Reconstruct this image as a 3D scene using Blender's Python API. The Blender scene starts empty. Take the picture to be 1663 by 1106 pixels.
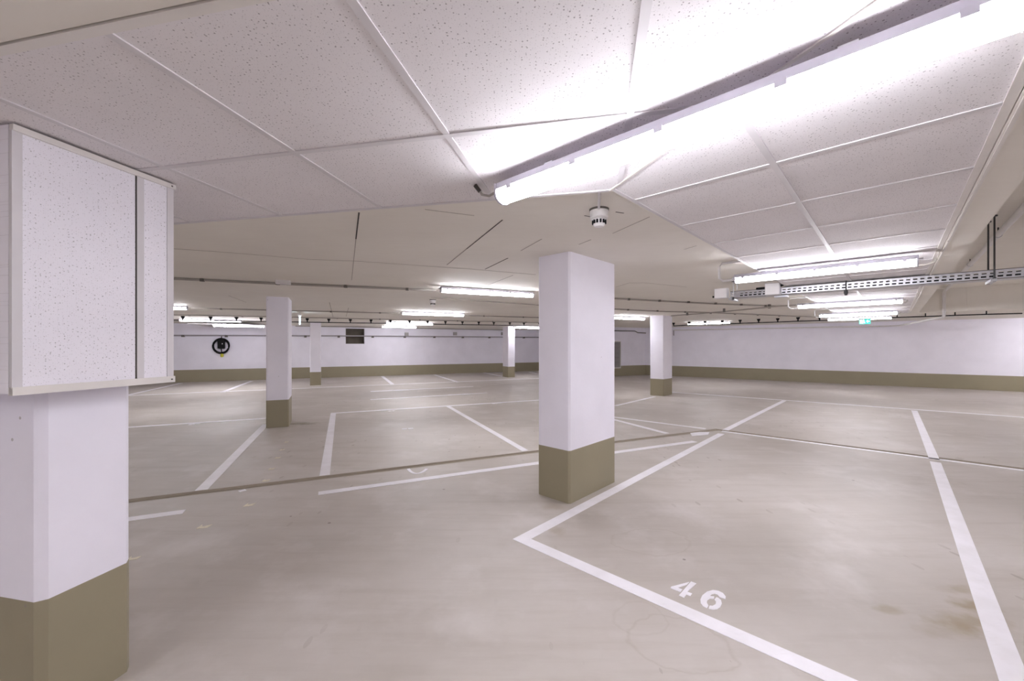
import bpy, math, random
from mathutils import Matrix, Vector
random.seed(7)
S = bpy.context.scene
COL = S.collection

# ------------------------------------------------------------------ camera / light set-up
F = 655.0; CX, CY = 831.5, 561.0; H = 1.5          # focal length in px, horizon, eye height
cam_d = bpy.data.cameras.new('camera'); cam = bpy.data.objects.new('camera', cam_d); COL.objects.link(cam)
cam.location = (0, 0, H); cam.rotation_euler = (math.pi / 2, 0, 0)
cam_d.sensor_fit = 'HORIZONTAL'; cam_d.sensor_width = 36.0; cam_d.lens = 36.0 * F / 1663
cam_d.shift_y = (CY - 553.0) / 1663; cam_d.clip_start = 0.05; cam_d.clip_end = 200
S.camera = cam
w = bpy.data.worlds.new('world'); S.world = w; w.use_nodes = True
w.node_tree.nodes['Background'].inputs[0].default_value = (0.8, 0.8, 0.9, 1)
w.node_tree.nodes['Background'].inputs[1].default_value = 0.05
S.view_settings.view_transform = 'Standard'; S.view_settings.look = 'None'
S.view_settings.exposure = 1.52; S.view_settings.gamma = 1.0; S.view_settings.use_curve_mapping = False
S.cycles.diffuse_bounces = 8
LAMP = 21.0                                          # radiance of the tube diffusers
LAMP_COL = (0.94, 0.93, 1.0)

# heights
SLAB, TILE, HIGH = 2.39, 2.258, 2.78
A = Vector((0.687, 0.727)); C = Vector((0.727, -0.687))        # bay direction away / to the right
B = Vector((0.2045, 0.979)); D = Vector((0.979, -0.2045))      # grid over the near aisle
FF = Vector((0.910, 0.415)); E = Vector((-0.415, 0.910))       # grid of the left part

def at(u, v, z):
    y = F * (H - z) / (v - CY)
    return Vector(((u - CX) / F * y, y))
def fl(u, v): return at(u, v, 0.0)
def ac(a, c): return A * a + C * c
def bd(b, d): return B * b + D * d

# ------------------------------------------------------------------ materials
def new_mat(name):
    m = bpy.data.materials.new(name); m.use_nodes = True
    nt = m.node_tree; nt.nodes.clear()
    o = nt.nodes.new('ShaderNodeOutputMaterial'); p = nt.nodes.new('ShaderNodeBsdfPrincipled')
    nt.links.new(p.outputs[0], o.inputs[0])
    return m, nt, p
def N(nt, t, **k):
    n = nt.nodes.new(t)
    for a, v in k.items():
        if a.startswith('i_'): n.inputs[a[2:].replace('_', ' ')].default_value = v
        else: setattr(n, a, v)
    return n
def pos(nt):
    return nt.nodes.new('ShaderNodeNewGeometry').outputs['Position']
def mapping(nt, sock, scale=(1, 1, 1), rot=(0, 0, 0), loc=(0, 0, 0)):
    m = nt.nodes.new('ShaderNodeMapping'); nt.links.new(sock, m.inputs['Vector'])
    m.inputs['Scale'].default_value = scale; m.inputs['Rotation'].default_value = rot; m.inputs['Location'].default_value = loc
    return m.outputs[0]
def noise(nt, vec, scale, detail=4, rough=0.55):
    n = N(nt, 'ShaderNodeTexNoise', i_Scale=scale, i_Detail=detail, i_Roughness=rough)
    nt.links.new(vec, n.inputs['Vector']); return n.outputs['Fac']
def ramp(nt, fac, stops):
    r = nt.nodes.new('ShaderNodeValToRGB'); e = r.color_ramp.elements
    while len(e) < len(stops): e.new(0.5)
    for el, (p, c) in zip(e, stops):
        el.position = p; el.color = (c, c, c, 1) if not isinstance(c, tuple) else (*c, 1)
    nt.links.new(fac, r.inputs[0]); return r.outputs[0]
def mix(nt, fac, a, b, mode='MIX'):
    m = N(nt, 'ShaderNodeMix', data_type='RGBA', blend_type=mode)
    for s, v in ((m.inputs[0], fac), (m.inputs[6], a), (m.inputs[7], b)):
        if isinstance(v, (int, float)): s.default_value = v
        elif isinstance(v, tuple): s.default_value = (*v, 1)
        else: nt.links.new(v, s)
    return m.outputs[2]
def math_(nt, op, a, b=None, c=None):
    m = N(nt, 'ShaderNodeMath', operation=op)
    for i, v in enumerate((a, b, c)):
        if v is None: continue
        if isinstance(v, (int, float)): m.inputs[i].default_value = v
        else: nt.links.new(v, m.inputs[i])
    return m.outputs[0]
def bump(nt, p, h, strength, dist=0.01):
    b = N(nt, 'ShaderNodeBump', i_Strength=strength, i_Distance=dist)
    nt.links.new(h, b.inputs['Height']); nt.links.new(b.outputs[0], p.inputs['Normal'])

def plain(name, col, rough=0.5, metal=0.0, var=0.0, scale=6.0, spec=None):
    m, nt, p = new_mat(name)
    p.inputs['Roughness'].default_value = rough; p.inputs['Metallic'].default_value = metal
    n = noise(nt, pos(nt), scale)
    v = var if var else 0.04
    if spec is not None: p.inputs['Specular IOR Level'].default_value = spec
    dark = tuple(x * (1 - v) for x in col); lite = tuple(min(1, x * (1 + v)) for x in col)
    nt.links.new(ramp(nt, n, [(0.3, dark), (0.7, lite)]), p.inputs['Base Color'])
    return m

def painted_concrete(name, col, rough, pit=True):
    m, nt, p = new_mat(name); P = pos(nt)
    n = noise(nt, P, 1.7, 6); n2 = noise(nt, P, 45, 3)
    c = ramp(nt, n, [(0.3, tuple(x * 0.955 for x in col)), (0.72, tuple(min(1, x * 1.03) for x in col))])
    if pit:
        v = N(nt, 'ShaderNodeTexVoronoi', i_Scale=5.0); nt.links.new(P, v.inputs['Vector'])
        mask = math_(nt, 'LESS_THAN', v.outputs['Distance'], 0.032)
        c = mix(nt, math_(nt, 'MULTIPLY', mask, 0.55), c, (0.25, 0.22, 0.2))
    nt.links.new(c, p.inputs['Base Color']); p.inputs['Roughness'].default_value = rough
    bump(nt, p, n2, 0.12, 0.004)
    return m

def slab_mat():
    m, nt, p = new_mat('ceiling concrete paint'); P = pos(nt)
    n = noise(nt, P, 0.9, 6); n2 = noise(nt, mapping(nt, P, (3, 14, 3), (0, 0, 1.14)), 1.5, 5)
    c = ramp(nt, n, [(0.3, (0.755, 0.72, 0.665)), (0.7, (0.82, 0.79, 0.735))])
    c = mix(nt, math_(nt, 'MULTIPLY', ramp(nt, n2, [(0.45, 0.0), (0.8, 1.0)]), 0.15), c, (0.66, 0.62, 0.55))
    nt.links.new(c, p.inputs['Base Color']); p.inputs['Roughness'].default_value = 0.75
    bump(nt, p, noise(nt, P, 30, 3), 0.1, 0.004)
    return m

def tile_mat(name='mineral fibre tile', col=(0.76, 0.73, 0.75), dot=0.72, upright=False):
    m, nt, p = new_mat(name); P = pos(nt)
    if upright:                                        # panel plane: along B and z
        dt = N(nt, 'ShaderNodeVectorMath', operation='DOT_PRODUCT'); nt.links.new(P, dt.inputs[0]); dt.inputs[1].default_value = (B.x, B.y, 0)
        sx_ = nt.nodes.new('ShaderNodeSeparateXYZ'); nt.links.new(P, sx_.inputs[0])
        cx_ = nt.nodes.new('ShaderNodeCombineXYZ'); nt.links.new(dt.outputs['Value'], cx_.inputs[0]); nt.links.new(sx_.outputs[2], cx_.inputs[1]); PV = cx_.outputs[0]
    else: PV = P
    def dots(scale, hi, lo):
        v = N(nt, 'ShaderNodeTexVoronoi', voronoi_dimensions='2D', i_Scale=scale); nt.links.new(PV, v.inputs['Vector'])
        sc_ = nt.nodes.new('ShaderNodeSeparateColor'); nt.links.new(v.outputs['Color'], sc_.inputs[0])
        return math_(nt, 'LESS_THAN', v.outputs['Distance'], math_(nt, 'MULTIPLY_ADD', sc_.outputs[0], hi, lo))
    m1 = dots(76.0, 0.23, -0.055)
    m2 = math_(nt, 'MULTIPLY', dots(150.0, 0.34, -0.10), 0.35)
    n = noise(nt, P, 3.0, 4)
    c = ramp(nt, n, [(0.3, tuple(x * 0.97 for x in col)), (0.7, tuple(x * 1.03 for x in col))])
    c = mix(nt, m2, c, (0.40, 0.37, 0.38))
    c = mix(nt, math_(nt, 'MULTIPLY', m1, dot), c, (0.20, 0.18, 0.185))
    nt.links.new(c, p.inputs['Base Color']); p.inputs['Roughness'].default_value = 0.85
    h = math_(nt, 'SUBTRACT', 1.0, m1); bump(nt, p, h, 0.5, 0.003)
    return m

def floor_mat():
    m, nt, p = new_mat('coated garage floor'); P = pos(nt)
    n = noise(nt, P, 0.55, 7, 0.6)
    c = ramp(nt, n, [(0.30, (0.42, 0.38, 0.34)), (0.5, (0.51, 0.468, 0.43)), (0.72, (0.59, 0.55, 0.52))])
    # tyre polished streaks
    for sc, rz, k in (((0.5, 5.0, 1), -0.76, 0.30), ((0.5, 4.0, 1), -1.14 + math.pi / 2, 0.30), ((0.6, 6.0, 1), 0.42, 0.34)):
        s = noise(nt, mapping(nt, P, sc, (0, 0, rz)), 1.3, 5, 0.65)
        c = mix(nt, math_(nt, 'MULTIPLY', ramp(nt, s, [(0.52, 0.0), (0.78, 1.0)]), k), c, (0.36, 0.315, 0.265))
    s = noise(nt, mapping(nt, P, (1, 1, 1), (0, 0, 0), (7, 3, 0)), 1.6, 5, 0.6)
    c = mix(nt, math_(nt, 'MULTIPLY', ramp(nt, s, [(0.52, 0.0), (0.72, 1.0)]), 0.5), c, (0.66, 0.62, 0.60))
    # small dark specks and scuffs
    v = N(nt, 'ShaderNodeTexVoronoi', i_Scale=2.2); nt.links.new(P, v.inputs['Vector'])
    sp = math_(nt, 'LESS_THAN', v.outputs['Distance'], 0.03)
    c = mix(nt, math_(nt, 'MULTIPLY', sp, 0.6), c, (0.12, 0.09, 0.07))
    v = N(nt, 'ShaderNodeTexVoronoi', i_Scale=1.0)
    nt.links.new(mapping(nt, P, (9, 3.2, 1), (0, 0, -0.85)), v.inputs['Vector'])
    zone = ramp(nt, noise(nt, P, 0.6, 2), [(0.5, 0.0), (0.62, 1.0)])
    sc = math_(nt, 'MULTIPLY', math_(nt, 'LESS_THAN', v.outputs['Distance'], 0.15), math_(nt, 'MULTIPLY', zone, 0.4))
    c = mix(nt, sc, c, (0.22, 0.18, 0.14))
    # individual stains: (u, v of the photograph), radius in m, strength, colour
    wob = noise(nt, P, 9.0, 4)
    wob2 = noise(nt, P, 3.5, 3)
    def blob(u, vv, r, k, col, ring=False, sx=1.0, rz=0.0):
        nonlocal c
        q = fl(u, vv)
        mp = N(nt, 'ShaderNodeVectorMath', operation='SUBTRACT'); nt.links.new(P, mp.inputs[0]); mp.inputs[1].default_value = (q.x, q.y, 0)
        vec = mapping(nt, mp.outputs[0], (sx, 1, 1), (0, 0, rz))
        ln = N(nt, 'ShaderNodeVectorMath', operation='LENGTH'); nt.links.new(vec, ln.inputs[0])
        if ring:
            d = math_(nt, 'MULTIPLY_ADD', wob2, 1.1 * r, ln.outputs['Value'])
            d = math_(nt, 'ABSOLUTE', math_(nt, 'SUBTRACT', d, r * 1.55))
            f = N(nt, 'ShaderNodeMapRange', i_From_Min=0.0, i_From_Max=0.012, i_To_Min=1.0, i_To_Max=0.0); nt.links.new(d, f.inputs[0])
        else:
            d = math_(nt, 'MULTIPLY_ADD', wob, r * 1.6, ln.outputs['Value'])
            f = N(nt, 'ShaderNodeMapRange', i_From_Min=r * 1.0, i_From_Max=r * 1.7, i_To_Min=1.0, i_To_Max=0.0); nt.links.new(d, f.inputs[0])
        c = mix(nt, math_(nt, 'MULTIPLY', f.outputs[0], k), c, col)
    brown = (0.30, 0.235, 0.135)
    blob(1580, 985, 0.10, 0.75, brown, sx=0.6, rz=-0.8); blob(1570, 1010, 0.12, 0.6, brown, sx=0.5, rz=-0.8); blob(1555, 958, 0.06, 0.5, brown, sx=0.4, rz=-0.8)
    blob(1445, 990, 0.06, 0.55, brown, sx=0.5, rz=-0.8); blob(1548, 1022, 0.10, 0.35, brown, sx=0.4, rz=-0.8)
    blob(1105, 1042, 0.20, 0.24, (0.33, 0.28, 0.22), ring=True, sx=0.8, rz=0.8); blob(1040, 1005, 0.14, 0.15, (0.33, 0.28, 0.22), ring=True)
    blob(1060, 880, 0.2, 0.25, (0.36, 0.31, 0.25), ring=True, sx=0.7)
    blob(900, 823, 0.10, 0.4, (0.36, 0.30, 0.22), sx=0.6); blob(905, 862, 0.10, 0.35, brown)
    blob(490, 688, 0.20, 0.7, (0.22, 0.19, 0.12), sx=0.5, rz=-0.4); blob(1115, 655, 0.5, 0.3, (0.3, 0.26, 0.2))
    blob(552, 716, 0.16, 0.35, (0.3, 0.26, 0.2), ring=True, sx=0.6)
    nt.links.new(c, p.inputs['Base Color'])
    r = ramp(nt, noise(nt, P, 1.1, 5), [(0.3, 0.42), (0.7, 0.58)])
    nt.links.new(r, p.inputs['Roughness'])
    p.inputs['Specular IOR Level'].default_value = 0.32
    bump(nt, p, noise(nt, P, 14, 4), 0.08, 0.004)
    return m

def emit(name, col, strength):
    m = bpy.data.materials.new(name); m.use_nodes = True; nt = m.node_tree; nt.nodes.clear()
    o = nt.nodes.new('ShaderNodeOutputMaterial'); e = nt.nodes.new('ShaderNodeEmission')
    e.inputs[0].default_value = (*col, 1); e.inputs[1].default_value = strength
    nt.links.new(e.outputs[0], o.inputs[0]); return m

def line_mat():
    m, nt, p = new_mat('white floor paint'); P = pos(nt)
    n = noise(nt, P, 5, 5); w_ = noise(nt, mapping(nt, P, (8, 60, 1), (0, 0, 0.9)), 1.0, 3)
    c = ramp(nt, n, [(0.3, (0.82, 0.80, 0.83)), (0.65, (0.90, 0.88, 0.93))])
    c = mix(nt, math_(nt, 'MULTIPLY', ramp(nt, w_, [(0.62, 0.0), (0.72, 1.0)]), 0.22), c, (0.6, 0.56, 0.55))
    nt.links.new(c, p.inputs['Base Color']); p.inputs['Roughness'].default_value = 0.5
    return m

M = dict(
    white=painted_concrete('white wall paint', (0.89, 0.87, 0.96), 0.6),
    olive=painted_concrete('olive plinth paint', (0.31, 0.275, 0.185), 0.5),
    slab=slab_mat(), tile=tile_mat(), panel=tile_mat('perforated cladding panel', (0.84, 0.82, 0.88), 0.5, True), floor=floor_mat(), line=line_mat(),
    bar=plain('white lacquered profile', (0.64, 0.615, 0.635), 0.5), trim=plain('cream lacquered trim', (0.72, 0.69, 0.66), 0.4),
    joint=plain('open joint', (0.07, 0.06, 0.055), 0.9), ridge=plain('grey joint filler', (0.36, 0.32, 0.29), 0.8),
    galv=plain('galvanised steel', (0.55, 0.55, 0.58), 0.35, 0.85, 0.1, 30), rod=plain('dark threaded steel', (0.06, 0.06, 0.06), 0.5, 0.4),
    conduit=plain('grey plastic conduit', (0.36, 0.33, 0.30), 0.5), clip=plain('dark grey clip', (0.14, 0.125, 0.11), 0.5),
    black=plain('black rubber', (0.008, 0.008, 0.009), 0.6, spec=0.15), box=plain('light grey plastic', (0.62, 0.60, 0.62), 0.45),
    lampbody=plain('pale grey polycarbonate', (0.50, 0.48, 0.55), 0.35), plastic=plain('white plastic', (0.80, 0.78, 0.78), 0.4),
    yellow=plain('yellow plastic', (0.62, 0.60, 0.05), 0.5), dark=plain('bare dark concrete', (0.17, 0.145, 0.115), 0.85, 0, 0.2, 3),
    pipe=plain('white drain pipe', (0.74, 0.72, 0.72), 0.35), gpipe=plain('grey wall pipe', (0.36, 0.34, 0.36), 0.4),
    lampglow=emit('lamp diffuser', LAMP_COL, LAMP), green=emit('lit green sign', (0.06, 0.50, 0.40), 0.8), signwhite=emit('lit white sign', (0.9, 0.98, 1.0), 0.9),
    signblue=emit('lit pale blue sign', (0.72, 0.88, 1.0), 2.2), beige=plain('worn cream paint', (0.72, 0.67, 0.53), 0.6, 0, 0.15, 40), louvre=plain('grey louvre', (0.40, 0.38, 0.38), 0.5),
    grout=painted_concrete('channel mortar', (0.36, 0.315, 0.25), 0.6, False),
)

# ------------------------------------------------------------------ mesh helpers
class MB:
    def __init__(s): s.v = []; s.f = []
    def add(s, vs, fs):
        o = len(s.v); s.v += [tuple(x) for x in vs]; s.f += [tuple(i + o for i in f) for f in fs]; return s
    def prism(s, poly, z0, z1):
        n = len(poly); area = sum(poly[i][0] * poly[(i + 1) % n][1] - poly[(i + 1) % n][0] * poly[i][1] for i in range(n))
        if area < 0: poly = poly[::-1]
        vs = [(p[0], p[1], z0) for p in poly] + [(p[0], p[1], z1) for p in poly]
        fs = [tuple(range(n))[::-1], tuple(range(n, 2 * n))] + [(i, (i + 1) % n, n + (i + 1) % n, n + i) for i in range(n)]
        return s.add(vs, fs)
    def box(s, x0, x1, y0, y1, z0, z1): return s.prism([(x0, y0), (x1, y0), (x1, y1), (x0, y1)], z0, z1)
    def rect(s, p, q, w, z0, z1, side=0.0):
        """bar from p to q (2-D), width w; side -1..1 shifts it sideways by half widths"""
        p = Vector(p[:2]); q = Vector(q[:2]); d = (q - p).normalized(); n = Vector((d.y, -d.x))
        a = n * (w / 2 * (side + 1)); b = n * (w / 2 * (side - 1))
        return s.prism([p + a, q + a, q + b, p + b], z0, z1)
    def sweep(s, path, prof, closed=False, up=Vector((0, 0, 1))):
        path = [Vector(p) for p in path]; n = len(path); k = len(prof); vs = []
        for i, p in enumerate(path):
            t = ((path[(i + 1) % n] if (i < n - 1 or closed) else p) - (path[i - 1] if (i > 0 or closed) else p)).normalized()
            u = up if abs(t.dot(up)) < 0.95 else Vector((1, 0, 0))
            r = t.cross(u).normalized(); u2 = r.cross(t).normalized()
            sc = 1.0
            vs += [p + r * a * sc + u2 * b * sc for a, b in prof]
        fs = []
        m = n if closed else n - 1
        for i in range(m):
            j = (i + 1) % n
            fs += [(i * k + q, i * k + (q + 1) % k, j * k + (q + 1) % k, j * k + q) for q in range(k)]
        if not closed: fs += [tuple(range(k))[::-1], tuple(range((n - 1) * k, n * k))]
        return s.add(vs, fs)
    def tube(s, path, r, n=8, closed=False):
        return s.sweep(path, [(r * math.cos(2 * math.pi * i / n), r * math.sin(2 * math.pi * i / n)) for i in range(n)], closed)
    def lathe(s, prof, c, n=24):
        vs = []
        for r, z in prof: vs += [(c[0] + r * math.cos(2 * math.pi * i / n), c[1] + r * math.sin(2 * math.pi * i / n), c[2] + z) for i in range(n)]
        fs = []
        for j in range(len(prof) - 1):
            fs += [(j * n + i, j * n + (i + 1) % n, (j + 1) * n + (i + 1) % n, (j + 1) * n + i) for i in range(n)]
        fs += [tuple(range(n))[::-1], tuple(range((len(prof) - 1) * n, len(prof) * n))]
        return s.add(vs, fs)
    def build(s, name, mat, parent=None, smooth=False, **props):
        me = bpy.data.meshes.new(name); me.from_pydata(s.v, [], s.f); me.materials.append(M[mat])
        if smooth:
            me.polygons.foreach_set('use_smooth', [True] * len(me.polygons))
            me.set_sharp_from_angle(angle=0.7)
        me.validate(); me.update()
        o = bpy.data.objects.new(name, me); COL.objects.link(o)
        if parent is not None:
            o.parent = parent; o.matrix_parent_inverse = Matrix.Translation(-parent.location)
        for k, v in props.items(): o[k] = v
        return o
def tag(o, label, cat, group=None, kind=None):
    o['label'] = label; o['category'] = cat
    if group: o['group'] = group
    if kind: o['kind'] = kind
    return o
def empty(name, loc, label, cat, group=None, kind=None):
    o = bpy.data.objects.new(name, None); COL.objects.link(o); o.location = loc; o.empty_display_size = 0.2
    return tag(o, label, cat, group, kind)
def v3(p, z): return Vector((p[0], p[1], z))
def clip_poly(poly, p, n):
    """keep the side of the line through p where n points"""
    out = []
    for i in range(len(poly)):
        a, b = Vector(poly[i]), Vector(poly[(i + 1) % len(poly)]); da, db = (a - p).dot(n), (b - p).dot(n)
        if da >= 0: out.append(a)
        if da * db < 0: out.append(a + (b - a) * (da / (da - db)))
    return out

# ================================================================== THE SETTING
X0, X1, Y0, Y1 = -18.0, 20.0, -5.0, 27.0
# floor with a shallow drain channel that bends beside bay 46
K = Vector((3.66, 7.19)); fdir = Vector((0.913, 0.409)); cdir = Vector((0.744, -0.668))
PL = K - fdir * ((K.x - X0) / fdir.x); PR = K + cdir * ((K.y - Y0) / -cdir.y)
nf = Vector((-fdir.y, fdir.x)); nc = Vector((-cdir.y, cdir.x))
mit = (nf + nc).normalized(); mit = mit / mit.dot(nf)
def off(o):
    return [PL + nf * o, K + mit * o, PR + nc * o]
prof = [(0.055, 0.0), (0.045, -0.022), (0.015, -0.024), (-0.075, 0.0)]
fb = MB()
far = off(prof[0][0]); near = off(prof[-1][0])
fb.add([v3(p, 0) for p in far] + [(X1, Y0, 0), (X1, Y1, 0), (X0, Y1, 0)], [(0, 1, 2, 3, 4, 5)])
fb.add([v3(p, 0) for p in near] + [(X0, Y0, 0)], [(0, 3, 2, 1)])
floor = fb.build('floor', 'floor', kind='structure', label='beige coated concrete garage floor with white bay lines', category='floor')
cb = MB()
for (o1, z1), (o2, z2) in zip(prof[:-1], prof[1:]):
    a, b = off(o1), off(o2)
    cb.add([v3(p, z1) for p in a] + [v3(p, z2) for p in b], [(0, 1, 4, 3), (1, 2, 5, 4)])
cb.build('drain_channel', 'grout', floor, label='narrow mortar drain channel across the floor')

def wall(name, p, q, band=True, label=None, z1=2.95, side=1, t=0.2, base_label='olive painted plinth along the wall', bname=None):
    p, q = Vector(p), Vector(q)
    o = MB().rect(p, q, t, 0, z1, side).build(name, 'white', kind='structure', label=label or 'white painted concrete wall', category='wall')
    if band:
        d = (q - p).normalized(); n = Vector((d.y, -d.x)) * -side
        MB().rect(p + n * 0.006, q + n * 0.006, 0.012, 0, 0.5, 0).build(bname or name.replace('wall', 'baseboard'), 'olive', kind='structure', label=base_label, category='baseboard')
    return o
LW = Vector((0.893, 0.449)); L0 = Vector((-13.85, 16.16))
def lw(x): return L0 + LW * ((x - L0.x) / LW.x)
# back wall of the left part, with a square opening
nL = Vector((-LW.y, LW.x))
def on_lw(u):                                           # wall point seen at column u
    k = (u - CX) / F; t = (L0.x - k * L0.y) / (k * LW.y - LW.x); return L0 + LW * t
h0, h1 = on_lw(561.5), on_lw(592.0); hz0, hz1 = 1.58, 2.31
le, re_ = lw(X0), lw(2.35)
wb = MB()
for p, q, z0, z1 in ((le, h0, 0, 2.95), (h1, re_, 0, 2.95), (h0, h1, 0, hz0), (h0, h1, hz1, 2.95)): wb.rect(p, q, 0.2, z0, z1, -1)
wl = wb.build('wall_back', 'white', kind='structure', label='long white wall with a square opening behind the back bays', category='wall')
MB().rect(le - nL * 0.006, re_ - nL * 0.006, 0.012, 0, 0.5, 0).build('baseboard_back', 'olive', kind='structure', label='olive plinth of the long wall behind the back bays', category='baseboard')
rb = MB()
rb.rect(h0 + nL * 0.5, h1 + nL * 0.5, 0.05, hz0 - .05, hz1 + .05, -1); rb.rect(h0 - LW * .05 + nL * .2, h1 + LW * .05 + nL * .2, 0.3, hz0 - .05, hz0, -1)
rb.rect(h0 - LW * .05 + nL * .2, h1 + LW * .05 + nL * .2, 0.3, hz1, hz1 + .05, -1)
rb.rect(h0 + nL * .2, h0 + nL * .5, 0.05, hz0, hz1, -1); rb.rect(h1 + nL * .2, h1 + nL * .5, 0.05, hz0, hz1, 1)
rb.build('opening_recess', 'dark', wl, label='dark bare concrete inside of the opening')
KC = Vector((6.79, 20.55)); NK = KC - LW * 2.65
wall('wall_recess', re_ + nL * 0.1, NK, side=-1, label='white return wall hidden behind the long pillar', base_label='olive plinth of the return wall')
wn = wall('wall_nook', NK, KC, side=-1, label='short white wall with the louvred grille beside the far corner', base_label='olive plinth of the short wall with the grille')
RE = KC + (Vector((16.19, 13.28)) - KC) * ((X1 - KC.x) / (16.19 - KC.x))
wr = wall('wall_right', KC, RE, side=-1, label='bright white wall behind the bays beside the exit sign', base_label='olive plinth of the bright wall below the exit sign')
wall('wall_side', RE, (X1, Y0), side=-1); wall('wall_rear', (X1, Y0), (X0, Y0), side=-1); wall('wall_left', (X0, Y0), le, side=-1)

# ceiling slab with the raised field on the right
BAR0, BARW = 0.270, 0.155                                # c of the boxed strip
cR = BAR0 + BARW; aE = 13.3                              # recess corner
Q = ac(aE, cR)
rect_ = [Vector((X0 - .2, Y0 - .2)), Vector((X1 + .2, Y0 - .2)), Vector((X1 + .2, Y1 + .2)), Vector((X0 - .2, Y1 + .2))]
left = clip_poly(rect_, Q, -C); right = clip_poly(rect_, Q, C); rfar = clip_poly(right, Q, A); rnear = clip_poly(right, Q, -A)
MB().prism(rnear, HIGH, HIGH + .2).build('ceiling_raised', 'slab', kind='structure', label='raised pale ceiling field beyond the boxed strip', category='ceiling')
ceil = MB().prism(left, SLAB, HIGH + .2).prism(rfar, SLAB, HIGH + .2).build('ceiling', 'slab', kind='structure', label='painted concrete ceiling slab with formwork joints', category='ceiling')

# ---- suspended tile fields
sus = empty('ceiling_suspended', (0.6, 1.9, TILE), 'suspended ceiling of perforated mineral tiles in a white grid', 'ceiling', kind='structure')
cM = -0.363; cs = [cM - 0.625, cM, cM + 0.625]
seam_p = Vector((0.479, 1.978)); seam_q = Vector((0.899, 0.570)); sd = (seam_q - seam_p).normalized(); sn = Vector((-sd.y, sd.x))   # points to the A strip
if sn.x < 0: sn = -sn
a0 = A.dot(Vector((1.092, 1.684)))
aL = [a0 + 0.625 * k for k in range(-4, 19)]
G = 0.012                                               # half of a grid bar
def tile(poly, p=None, n=None):
    if p is not None: poly = clip_poly(poly, p, n)
    if len(poly) < 3: return
    MB().prism(poly, TILE + 0.002, TILE + 0.017).build('ceiling_tile', 'tile', sus)
for i in range(len(aL) - 1):
    for j in range(2):
        pa, pb, c0, c1 = aL[i] + G - .002, aL[i + 1] - G + .002, cs[j] + G - .002, cs[j + 1] - G + .002
        tile([ac(pa, c0), ac(pb, c0), ac(pb, c1), ac(pa, c1)], seam_p + sn * 0.006, sn)
bL = [0.742, 1.378, 2.03]; dL = [-1.796 + 0.635 * k for k in range(-5, 7)]
for i in range(len(dL) - 1):
    for j in range(2):
        b0, b1, d0, d1 = bL[j] + G - .002, bL[j + 1] - G + .002, dL[i] + G - .002, dL[i + 1] - G + .002
        tile([bd(b0, d0), bd(b1, d0), bd(b1, d1), bd(b0, d1)], seam_p - sn * 0.006, -sn)
def bar(p, q, w=0.024, z0=TILE - 0.0025, z1=TILE + 0.03, name='grid_bar', mat='bar', clip=None):
    d = (q - p).normalized(); n = Vector((d.y, -d.x)) * (w / 2); poly = [p + n, q + n, q - n, p - n]
    if clip: poly = clip_poly(poly, *clip)
    if len(poly) > 2: MB().prism(poly, z0, z1).build(name, mat, sus)
ca = (seam_p + sn * .004, sn); cd = (seam_p - sn * .004, -sn)
aN, aX = aL[0], aL[-1]
bar(ac(aN, cM), ac(aX, cM), clip=ca)
for a in aL[1:-1]:
    for j in range(2): bar(ac(a, cs[j] + G), ac(a, cs[j + 1] - G), clip=ca, z0=TILE - .002)
bar(bd(bL[1], dL[0]), bd(bL[1], dL[-1]), clip=cd)
for d in dL[1:-1]:
    for j in range(2): bar(bd(bL[j] + G, d), bd(bL[j + 1] - G, d), clip=cd, z0=TILE - .002)
# angle trims along the free edges and the mitre
bar(ac(aN, cs[0]), ac(aX, cs[0]), 0.02, TILE - 0.002, TILE + 0.035, 'edge_trim', 'bar', ca)
bar(ac(aN, cs[2]), ac(aX, cs[2]), 0.026, TILE - 0.006, TILE + 0.035, 'edge_trim', 'trim', ca)
bar(ac(aX, cs[0]), ac(aX, cs[2]), 0.026, TILE - 0.006, TILE + 0.035, 'edge_trim', 'trim')
bar(bd(bL[0], dL[0]), bd(bL[0], dL[-1]), 0.026, TILE - 0.006, TILE + 0.035, 'edge_trim', 'trim', cd)
bar(bd(bL[2], dL[0]), bd(bL[2], dL[-1]), 0.02, TILE - 0.002, TILE + 0.035, 'edge_trim', 'bar', cd)
bar(seam_p, seam_q, 0.012, TILE - 0.003, TILE + 0.02, 'edge_trim', 'trim')
# boxed strip between the tiles and the raised field
for k, (s0, s1) in enumerate(((-2.5, 1.2), (1.2, 4.9), (4.9, 8.6), (8.6, 11.2), (11.2, aE))):
    MB().prism([ac(s0 + .002, BAR0 + .008), ac(s1 - .002, BAR0 + .008), ac(s1 - .002, cR), ac(s0 + .002, cR)], TILE - 0.01, SLAB).build('boxing_panel', 'slab', sus)
for s0, s1 in ((-2.5, 4.2), (4.25, aE)):
    bar(ac(s0, BAR0 + 0.02), ac(s1, BAR0 + 0.02), 0.012, TILE - 0.016, TILE - 0.009, 'edge_trim', 'trim')
for k, (s0, s1) in enumerate(((-4.6, -2.6), (-2.6, -0.4), (-0.4, 0.62))):
    MB().prism([bd(-0.35, s0 + .002), bd(-0.35, s1 - .002), bd(bL[0] - .017, s1 - .002), bd(bL[0] - .017, s0 + .002)], TILE - 0.002, SLAB).build('boxing_panel', 'slab', sus)
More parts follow.
